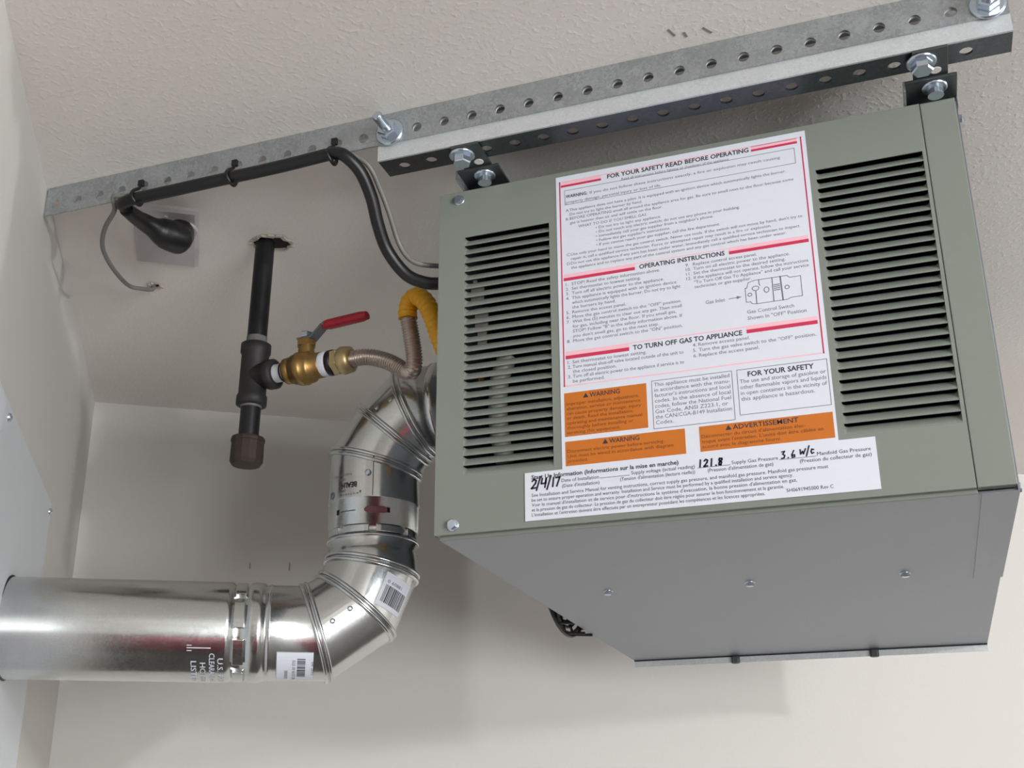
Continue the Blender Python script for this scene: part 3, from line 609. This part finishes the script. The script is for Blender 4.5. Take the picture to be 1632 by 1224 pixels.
# upper elbow with its upright collar
eu = empty('vent_elbow', U2, 'upper galvanised vent elbow turning into the side of the heater, upside-down print on its collar', 'vent elbow')
d1 = (U2 - U1).normalized(); d2 = (U3 - U2).normalized(); d3 = (UE - U3).normalized()
VB = B1 + dV * 0.0385
mb = MB(); LV = (U1 - VB).length
gore(mb, VB, U1, dV, (dV + d1).normalized(), RF, prof=[(0.0005, RF + 0.0015), (0.004, RF + 0.0015), (0.0055, RF - 0.0045), (0.019, RF - 0.0045), (0.0205, RF + 0.0005), (0.0600, RF + 0.0005), (0.0605, RF + 0.0018), (0.0625, RF + 0.0018)])
mb.build('collar_gore', M_flue, eu)
RU = RF + 0.0018
for k in range(8):
    mb = MB(); cyl_patch(mb, B1, U1, 0.0455, 0.0565, k * 45 - 16, k * 45 + 20, RF - 0.0045, 0.0042, 6); mb.build('embossed_lug', M_flue, eu, bevel=0.001)
for (A_, B_, n1, n2) in ((U1, U2, (dV + d1), (d1 + d2)), (U2, U3, (d1 + d2), (d2 + d3))):
    mb = MB(); gore(mb, A_, B_, n1.normalized(), n2.normalized(), RF); mb.build('gore', M_flue, eu)
mb = MB(); gore(mb, U3, UX, (d2 + d3).normalized(), (UX - U3).normalized(), RF, prof=[(0.040, RF), (0.0405, RF + 0.003), (0.055, RF + 0.003), (0.0555, RF)]); mb.build('end_gore', M_flue, eu)
for (C_, a_, b_) in ((U1, dV, d1), (U2, d1, d2), (U3, d2, d3)):
    for off in (-0.0042, 0.0042):
        mb = MB(); bead(mb, C_, a_, b_, RF, off); mb.build('seam_bead', M_flue, eu)
for (d, a) in ((0.014, 75.7), (0.0389, 82.6)):
    p = on_cyl(U2, U3, d, a, RF); n = (p - (U2 + d2 * d)).normalized(); MB().lathe(p, n, [(0, 0.004), (0.0012, 0.0036), (0.002, 0.002)], 12).build('rivet', M_zinc, eu)
p = on_cyl(B1, U1, 0.138, 17, RU); MB().lathe(p, (p - (B1 + dV * 0.138)).normalized(), [(0, 0.0052), (0.0012, 0.0048), (0.002, 0.003)], 14).build('rivet', M_zinc, eu)
mb = MB(); cyl_patch(mb, B1, U1, 0.1015, 0.168, 23.0, 23.8, RU, 0.0007, 1); mb.build('lap_seam', M_hole, eu)
cyl_text(eu, 'printed_lettering', 'BEALH', B1, U1, 0.1245, 3, 0.0085, RU + 0.0004, M_ink, 'around', -1, 0.028, 0.015)
cyl_text(eu, 'printed_lettering', 'WARM', B1, U1, 0.1145, -12, 0.0050, RU + 0.0004, M_ink2, 'around', -1, 0.014)
cyl_text(eu, 'printed_lettering', 'A U T I O N S', B1, U1, 0.1070, 6, 0.0030, RU + 0.0004, M_ink2, 'around', -1, 0.034)
cyl_text(eu, 'printed_lettering', 'FIRE 4 2', B1, U1, 0.1330, -14, 0.0040, RU + 0.0004, M_ink2, 'around', -1, 0.018)
cyl_text(eu, 'printed_lettering', 'TYPE B GAS VENT', B1, U1, 0.1400, -4, 0.0035, RU + 0.0004, M_ink2, 'around', -1, 0.040)
mb = MB()
tri = [on_cyl(B1, U1, 0.1095, 6.5, RU + 0.0004), on_cyl(B1, U1, 0.1095, 9.5, RU + 0.0004), on_cyl(B1, U1, 0.1050, 8.0, RU + 0.0004)]; mb.add(tri, [(0, 1, 2)])
for rr in (0.005,):
    c = [on_cyl(B1, U1, 0.1100 + rr * math.sin(2 * math.pi * k / 14), -38 + math.degrees(rr / RU) * math.cos(2 * math.pi * k / 14), RU + 0.0004) for k in range(15)]; mb.tube(c, 0.0010, 5)
mb.build('printed_emblem', M_ink2, eu)
mb = MB()
for (da, hd_) in ((15.5, 0.0018), (14.5, 0.0032), (12.5, 0.0044), (10.0, 0.0052)): cyl_patch(mb, B1, U1, 0.0790 - hd_, 0.0790 + hd_, 29 - da, 29 + da, RF + 0.0006, 0.0003 + hd_ * 0.02, 10)
mb.build('lock_slot', M_slot, eu)
mb = MB()
for (a0, a1) in ((42.0, 45.5), (-26.5, -23.0)): cyl_patch(mb, B1, U1, 0.0752, 0.0828, a0, a1, RF + 0.0006, 0.0006, 3)
mb.build('slot_shadow_gap', M_hole, eu)['kind'] = 'stuff'
mb = MB(); cyl_patch(mb, B1, U1, 0.0780, 0.0790, -20, 2, RF + 0.0005, 0.0004, 4); mb.build('slot_line', M_bracket, eu)

# ------------------------------------------------------------------ gas riser, valve and hose
gp = empty('gas_pipe', (G.x, G.y, ZC), 'black iron gas pipe dropping from the ceiling to a tee and rusty capped drip leg', 'gas pipe')
R1 = 0.0162
DN = V((-0.0125, 0.0, -1.0)).normalized()
def pz(z): return V((G.x, G.y, ZC)) + DN * ((ZC - z) / -DN.z)
MB().lathe((G.x, G.y, ZC - 0.001), DN, [(0, R1), (0.185, R1), (0.188, R1)], 28).build('riser', M_pipe, gp)
MB().lathe(pz(ZC - 0.176), DN, [(0, R1 + 0.0005), (0.015, R1 + 0.0008)], 28).build('upper_thread_seal', M_dirty, gp)
mb = MB(); prof = [(0, 0.0205), (0.002, 0.0245), (0.016, 0.0245), (0.020, 0.0222), (0.088, 0.0222), (0.092, 0.0245), (0.106, 0.0245), (0.108, 0.0205)]
TZ = 0.3990
mb.lathe(pz(TZ), DN, prof, 30)
TC = V((-0.3954, 0.1804, 0.3400))
va = V((-0.3573, 0.2556, 0.3752)); vb = V((-0.2455, 0.2405, 0.3758))
# the branch leaves the tee towards the right and a little up, coming gently nearer
BRD = V((0.9965, -0.084, 0.004)).normalized()
mb.lathe(TC, BRD, [(0.0, 0.0215), (0.028, 0.0215), (0.030, 0.0245), (0.042, 0.0245), (0.044, 0.020)], 30)
mb.build('tee', M_fit, gp)
MB().lathe(TC, BRD, [(0.040, 0.0150), (0.072, 0.0150)], 24).build('tape_wrapped_nipple', M_tape, gp)
MB().ring(TC + BRD * 0.0585, BRD, 0.0150, 0.0014, 24, 6).build('nipple_thread', M_pipe, gp)
MB().lathe(pz(0.2955), DN, [(0, R1), (0.064, R1)], 28).build('drip_leg', M_pipe, gp)
MB().lathe(pz(0.2955), DN, [(0, R1 + 0.002), (0.008, R1 + 0.0008)], 28).build('lower_thread_seal', M_dirty, gp)
MB().lathe(pz(0.2380), DN, [(0, 0.0185), (0.001, 0.0262), (0.004, 0.0272), (0.008, 0.0268), (0.009, 0.0258), (0.030, 0.0262), (0.040, 0.0262), (0.046, 0.0225), (0.047, 0.006)], 14, False).build('end_cap', M_rust, gp)['label'] = 'rusty round end cap'
# ball valve
o0 = TC + BRD * 0.064
vl = empty('ball_valve', o0 + BRD * 0.04, 'brass ball valve with a red lever handle beside the gas pipe tee', 'valve')
mb = MB()
mb.lathe(o0, BRD, [(0, 0.0165), (0.001, 0.0212), (0.012, 0.0218), (0.0125, 0.0196), (0.0145, 0.0196), (0.0155, 0.0240), (0.024, 0.0255), (0.0245, 0.0270), (0.036, 0.0278), (0.0365, 0.0262), (0.047, 0.0255), (0.0505, 0.0220), (0.051, 0.0206), (0.066, 0.0206), (0.068, 0.018)], 26); mb.build('valve_body', M_brass, vl)
mb = MB(); mb.lathe(o0 + BRD * 0.0675, BRD, [(0, 0.0195), (0.012, 0.0200), (0.0125, 0.0180)], 24); mb.build('outlet_tape', M_tape, vl)
SU = (V((0.0, -0.05, 1.0)) - BRD * V((0.0, -0.05, 1.0)).dot(BRD)).normalized()
sp = o0 + BRD * 0.036
mb = MB(); mb.lathe(sp + SU * 0.022, SU, [(0, 0.0135), (0.014, 0.0125)], 20); mb.build('stem_neck', M_brass, vl)
MB().hexa(sp + SU * 0.036, SU, 0.0165, 0.011).build('packing_nut', M_brass, vl)
mb = MB(); mb.lathe(sp + SU * 0.046, SU, [(0, 0.0085), (0.004, 0.0085)], 16); mb.hexa(sp + SU * 0.051, SU, 0.0105, 0.009); mb.build('handle_nut', M_zinc, vl)
# lever: steel strap rises from the stem, then the red grip runs along the valve
hd = (BRD * 1.0 + V((0.1, -0.02, -0.06))).normalized(); sd = SU.cross(hd).normalized()
q0 = sp + SU * 0.0475; q1 = q0 + hd * 0.012; q2 = q0 + hd * 0.033 + SU * 0.020; q3 = q0 + hd * 0.112 + SU * 0.026
def strap(mb, a, b, w, th):
    d = (b - a); n = sd; e = d.normalized().cross(n).normalized(); mb.obox(a - n * w / 2 - e * th / 2, d, n * w, e * th)
mb = MB(); strap(mb, q0 - hd * 0.012, q1, 0.022, 0.003); strap(mb, q1, q2, 0.020, 0.003); strap(mb, q2, q2 + (q3 - q2) * 0.3, 0.018, 0.003); mb.build('lever', M_steel, vl)
mb = MB(); gpts = [q2 + (q3 - q2) * k / 8 for k in range(9)]
gd = (q3 - q2).normalized(); ge = gd.cross(sd).normalized(); vs = []; nn = 14
for i, pnt in enumerate(gpts):
    k = 1.0 if 0 < i < 8 else 0.80
    for j in range(nn):
        a = 2 * math.pi * j / nn; vs.append(pnt + sd * math.cos(a) * 0.0105 * k + ge * math.sin(a) * 0.0080 * k)
mb.add(vs, [(i * nn + j, i * nn + (j + 1) % nn, (i + 1) * nn + (j + 1) % nn, (i + 1) * nn + j) for i in range(8) for j in range(nn)], True); mb.add(vs[:nn], [tuple(range(nn))]); mb.add(vs[-nn:], [tuple(range(nn))])
mb.build('red_grip', M_red, vl)['label'] = 'red vinyl lever grip'
# flexible connector
e0 = o0 + BRD * 0.080
gh = empty('gas_hose', e0, 'corrugated stainless gas hose with a yellow coated end curling into the heater', 'gas hose')
MB().lathe(e0, BRD, [(0, 0.0170), (0.001, 0.0205), (0.009, 0.0205), (0.010, 0.017)], 22).build('black_adapter', M_pipe, gh)
MB().hexa(e0 + BRD * 0.009, BRD, 0.0220, 0.013).build('flare_nut', M_brass2, gh)
MB().lathe(e0 + BRD * 0.021, BRD, [(0, 0.0205), (0.004, 0.0225), (0.018, 0.0205), (0.020, 0.0150)], 22).build('nut_collar', M_brass2, gh)
h0 = e0 + BRD * 0.038
path = [h0, (-0.1916, 0.1661, 0.3417), (-0.1717, 0.1694, 0.338), (-0.1503, 0.1698, 0.3288), (-0.1322, 0.17, 0.3169), (-0.1184, 0.1678, 0.3069), (-0.1042, 0.1565, 0.3057), (-0.0986, 0.1473, 0.3197), (-0.0984, 0.1385, 0.3417), (-0.0991, 0.1294, 0.3637), (-0.0995, 0.1222, 0.3770)]
def corrugated(pts, r, amp, wl, n=18):
    P = spline(pts, 14); ls = [0.0]
    for a, b in zip(P, P[1:]): ls.append(ls[-1] + (b - a).length)
    total = ls[-1]; N = int(total / wl * 6); out = []; rs = []; j = 0
    for i in range(N + 1):
        d = total * i / N
        while j < len(P) - 2 and ls[j + 1] < d: j += 1
        f = (d - ls[j]) / max(1e-9, ls[j + 1] - ls[j]); out.append(P[j].lerp(P[j + 1], f)); rs.append(r + amp * math.cos(2 * math.pi * d / wl))
    return MB().tube(out, rs, n)
corrugated(path, 0.0122, 0.0011, 0.0042).build('corrugated_tube', M_flex, gh)
ypath = [(-0.0995, 0.1228, 0.3740), (-0.0995, 0.1212, 0.3850), (-0.0955, 0.1181, 0.3965), (-0.0862, 0.1138, 0.4020), (-0.0748, 0.1089, 0.3985), (-0.0627, 0.1072, 0.3845), (-0.0521, 0.1092, 0.3598), (-0.0442, 0.118, 0.3301), (-0.0352, 0.139, 0.2976), (-0.018, 0.150, 0.272), (0.0055, 0.154, 0.262)]
corrugated(ypath, 0.0142, 0.0006, 0.0085).build('yellow_coating', M_yellow, gh)['label'] = 'yellow plastic coated hose end'

# ------------------------------------------------------------------ outlet, plug, power cord, grey control wire, cable ties
op = empty('outlet_plate', (-0.53, 0.10, ZC), 'white outlet cover on the ceiling behind the black plug', 'outlet')
oc = V((-0.5330, 0.1000, 0))
def on_ceiling(b, s, z): return V((oc.x, oc.y, 0)) + BD * b - LD * s + V((0, 0, z))
mb = MB(); w2, l2 = 0.052, 0.098
vs = [on_ceiling(b, s, ZC - 0.0002) for (b, s) in ((-w2, -l2), (w2, -l2), (w2, l2), (-w2, l2))] + [on_ceiling(b, s, ZC - 0.005) for (b, s) in ((-w2, -l2), (w2, -l2), (w2, l2), (-w2, l2))] + [on_ceiling(b, s, ZC - 0.009) for (b, s) in ((-w2 + .006, -l2 + .006), (w2 - .006, -l2 + .006), (w2 - .006, l2 - .006), (-w2 + .006, l2 - .006))]
mb.add(vs, [(0, 1, 5, 4), (1, 2, 6, 5), (2, 3, 7, 6), (3, 0, 4, 7), (4, 5, 9, 8), (5, 6, 10, 9), (6, 7, 11, 10), (7, 4, 8, 11), (8, 9, 10, 11), (0, 3, 2, 1)]); mb.build('cover', M_plate, op)
rc = V((-0.4930, 0.0780, ZC - 0.0088))
MB().lathe(rc, (0, 0, -1), [(0, 0.030), (0.004, 0.030), (0.005, 0.028)], 30).build('receptacle', M_plate, op)
for s in (-0.062, 0.075):
    MB().lathe(on_ceiling(0.0, s, ZC - 0.0090), (0, 0, -1), [(0, 0.0042), (0.0012, 0.0036)], 12).build('screw', M_plate, op)
pc = empty('power_cord', (-0.47, 0.03, 0.55), 'thick black power cord running from the ceiling outlet along the rail to the heater', 'power cord')
# plug: fat moulded body tapering into the cord
pp = spline([(-0.4722, 0.0560, 0.5440), (-0.4735, 0.0460, 0.5410), (-0.4763, 0.0320, 0.5385), (-0.4800, 0.0180, 0.5380), (-0.4839, 0.0050, 0.5378), (-0.4877, -0.0193, 0.5375), (-0.4850, -0.0440, 0.5330), (-0.4777, -0.0770, 0.5265)], 5)
def plug_r(f):
    k = [(0, .0235), (.08, .0255), (.35, .0245), (.5, .0210), (.62, .0155), (.8, .0125), (1, .0105)]
    for (a, b), (c, d) in zip(k, k[1:]):
        if f <= c: return b + (d - b) * (f - a) / (c - a)
    return .0105
MB().tube(pp, [plug_r(i / (len(pp) - 1)) for i in range(len(pp))], 18).build('plug', M_black, pc)
MB().lathe((-0.4725, 0.0500, 0.5400), (-0.35, 0.55, 0.75), [(0, 0.022), (0.020, 0.024), (0.040, 0.022)], 18).build('plug_face', M_black, pc)
cpath = [(-0.4795, -0.0740, 0.5303), (-0.4745, -0.0920, 0.5260), (-0.4620, -0.0985, 0.5255), (-0.4400, -0.0990, 0.5265), (-0.3700, -0.0985, 0.5275), (-0.2800, -0.0985, 0.5285), (-0.2000, -0.0985, 0.5295), (-0.1350, -0.1000, 0.5310), (-0.1142, -0.1010, 0.5300), (-0.0991, -0.0996, 0.5216), (-0.085, -0.0816, 0.5042), (-0.0792, -0.057, 0.4769), (-0.0788, -0.0327, 0.4452), (-0.0745, -0.0084, 0.4171), (-0.0560, 0.0150, 0.3886), (-0.0308, 0.0270, 0.3765), (-0.0060, 0.0340, 0.3745), (0.0055, 0.0360, 0.3742)]
MB().tube(spline(cpath, 8), 0.0090, 14).build('cable', M_black, pc)
gw = empty('control_wire', (-0.66, 0.23, 0.57), 'thin grey wire looping from a small ceiling hole along the rail to the heater', 'wire')
g1 = [(-0.664, 0.252, 0.588), (-0.6590, 0.2420, 0.5720), (-0.656, 0.2068, 0.5566), (-0.6525, 0.1676, 0.5439), (-0.6299, 0.0997, 0.5352), (-0.5937, 0.0265, 0.524), (-0.5708, -0.0104, 0.5236), (-0.5393, -0.0448, 0.5253), (-0.5000, -0.0762, 0.5300), (-0.4880, -0.0960, 0.5400), (-0.4600, -0.0935, 0.5380), (-0.3500, -0.0925, 0.5375), (-0.2000, -0.0925, 0.5375), (-0.1200, -0.0925, 0.5360), (-0.0920, -0.0840, 0.5290), (-0.0754, -0.073, 0.5150), (-0.0700, -0.0495, 0.4925), (-0.0660, -0.0259, 0.4667), (-0.0630, 0.0010, 0.4344), (-0.0529, 0.0131, 0.4137), (-0.0369, 0.0225, 0.4046), (-0.0100, 0.0397, 0.4050), (0.0055, 0.045, 0.4050)]
MB().tube(spline(g1, 7), 0.0037, 10).build('wire_sheath', M_gwire, gw)
for (k, lab) in ((-11, 'black cable tie holding the cord to the rail nearest the plug'), (-7, 'black cable tie around the middle of the cord along the rail'), (-3, 'black cable tie where the cord bends down from the rail')):
    x = k * PITCH - 0.003
    t_ = empty('cable_tie', (x, -0.09, 0.54), lab, 'cable tie', 'black cable ties on the rail')
    lp = [(x, -0.0850, 0.5560), (x, -0.0905, 0.5560), (x - 0.001, -0.0925, 0.5480), (x - 0.001, -0.1050, 0.5370), (x, -0.1095, 0.5270), (x + 0.003, -0.1030, 0.5180), (x + 0.003, -0.0930, 0.5180), (x + 0.002, -0.0860, 0.5260), (x, -0.0820, 0.5380)]
    MB().tube(spline(lp, 5), 0.0026, 8).build('strap', M_black, t_)
    mb = MB(); mb.box((x - 0.0045, -0.0935, 0.5520), (x + 0.0045, -0.0880, 0.5620)); mb.build('head', M_black, t_, bevel=0.001)
    MB().tube([(x + 0.003, -0.1030, 0.5185), (x + 0.008, -0.104, 0.514), (x + 0.013, -0.104, 0.513)], 0.0018, 6).build('tail', M_black, t_)

# ------------------------------------------------------------------ red stand-in cabinet, added unseen to make the red reflection in the vent pipe
tc_ = empty('stand_in_cabinet', room(0.45, 2.6, ZF), 'dark red stand-in cabinet, added unseen, mirrored as a streak in the vent pipe', 'cabinet')
def rbox(b0, b1, s0, s1, z0, z1): return MB().obox(room(b0, s0, z0), BD * (b1 - b0), -LD * (s1 - s0), V((0, 0, z1 - z0)))
rbox(0.06, 0.86, 2.30, 2.90, ZF + 0.08, -0.95).build('body', M_redpaint, tc_, bevel=0.01)
for k in range(5):
    dr = rbox(0.09, 0.83, 2.28, 2.305, ZF + 0.12 + k * 0.19, ZF + 0.29 + k * 0.19).build('drawer', M_redpaint, tc_, bevel=0.004)
    rbox(0.16, 0.76, 2.262, 2.281, ZF + 0.255 + k * 0.19, ZF + 0.275 + k * 0.19).build('handle', M_steel, dr)
rbox(0.05, 0.87, 2.28, 2.91, -0.95, -0.93).build('top_lid', M_redpaint, tc_)
for b in (0.14, 0.78):
    for q in (2.38, 2.82): MB().lathe(room(b - 0.02, q, ZF + 0.0405), BD, [(0, 0.04), (0.04, 0.04)], 16).build('caster', M_black, tc_)
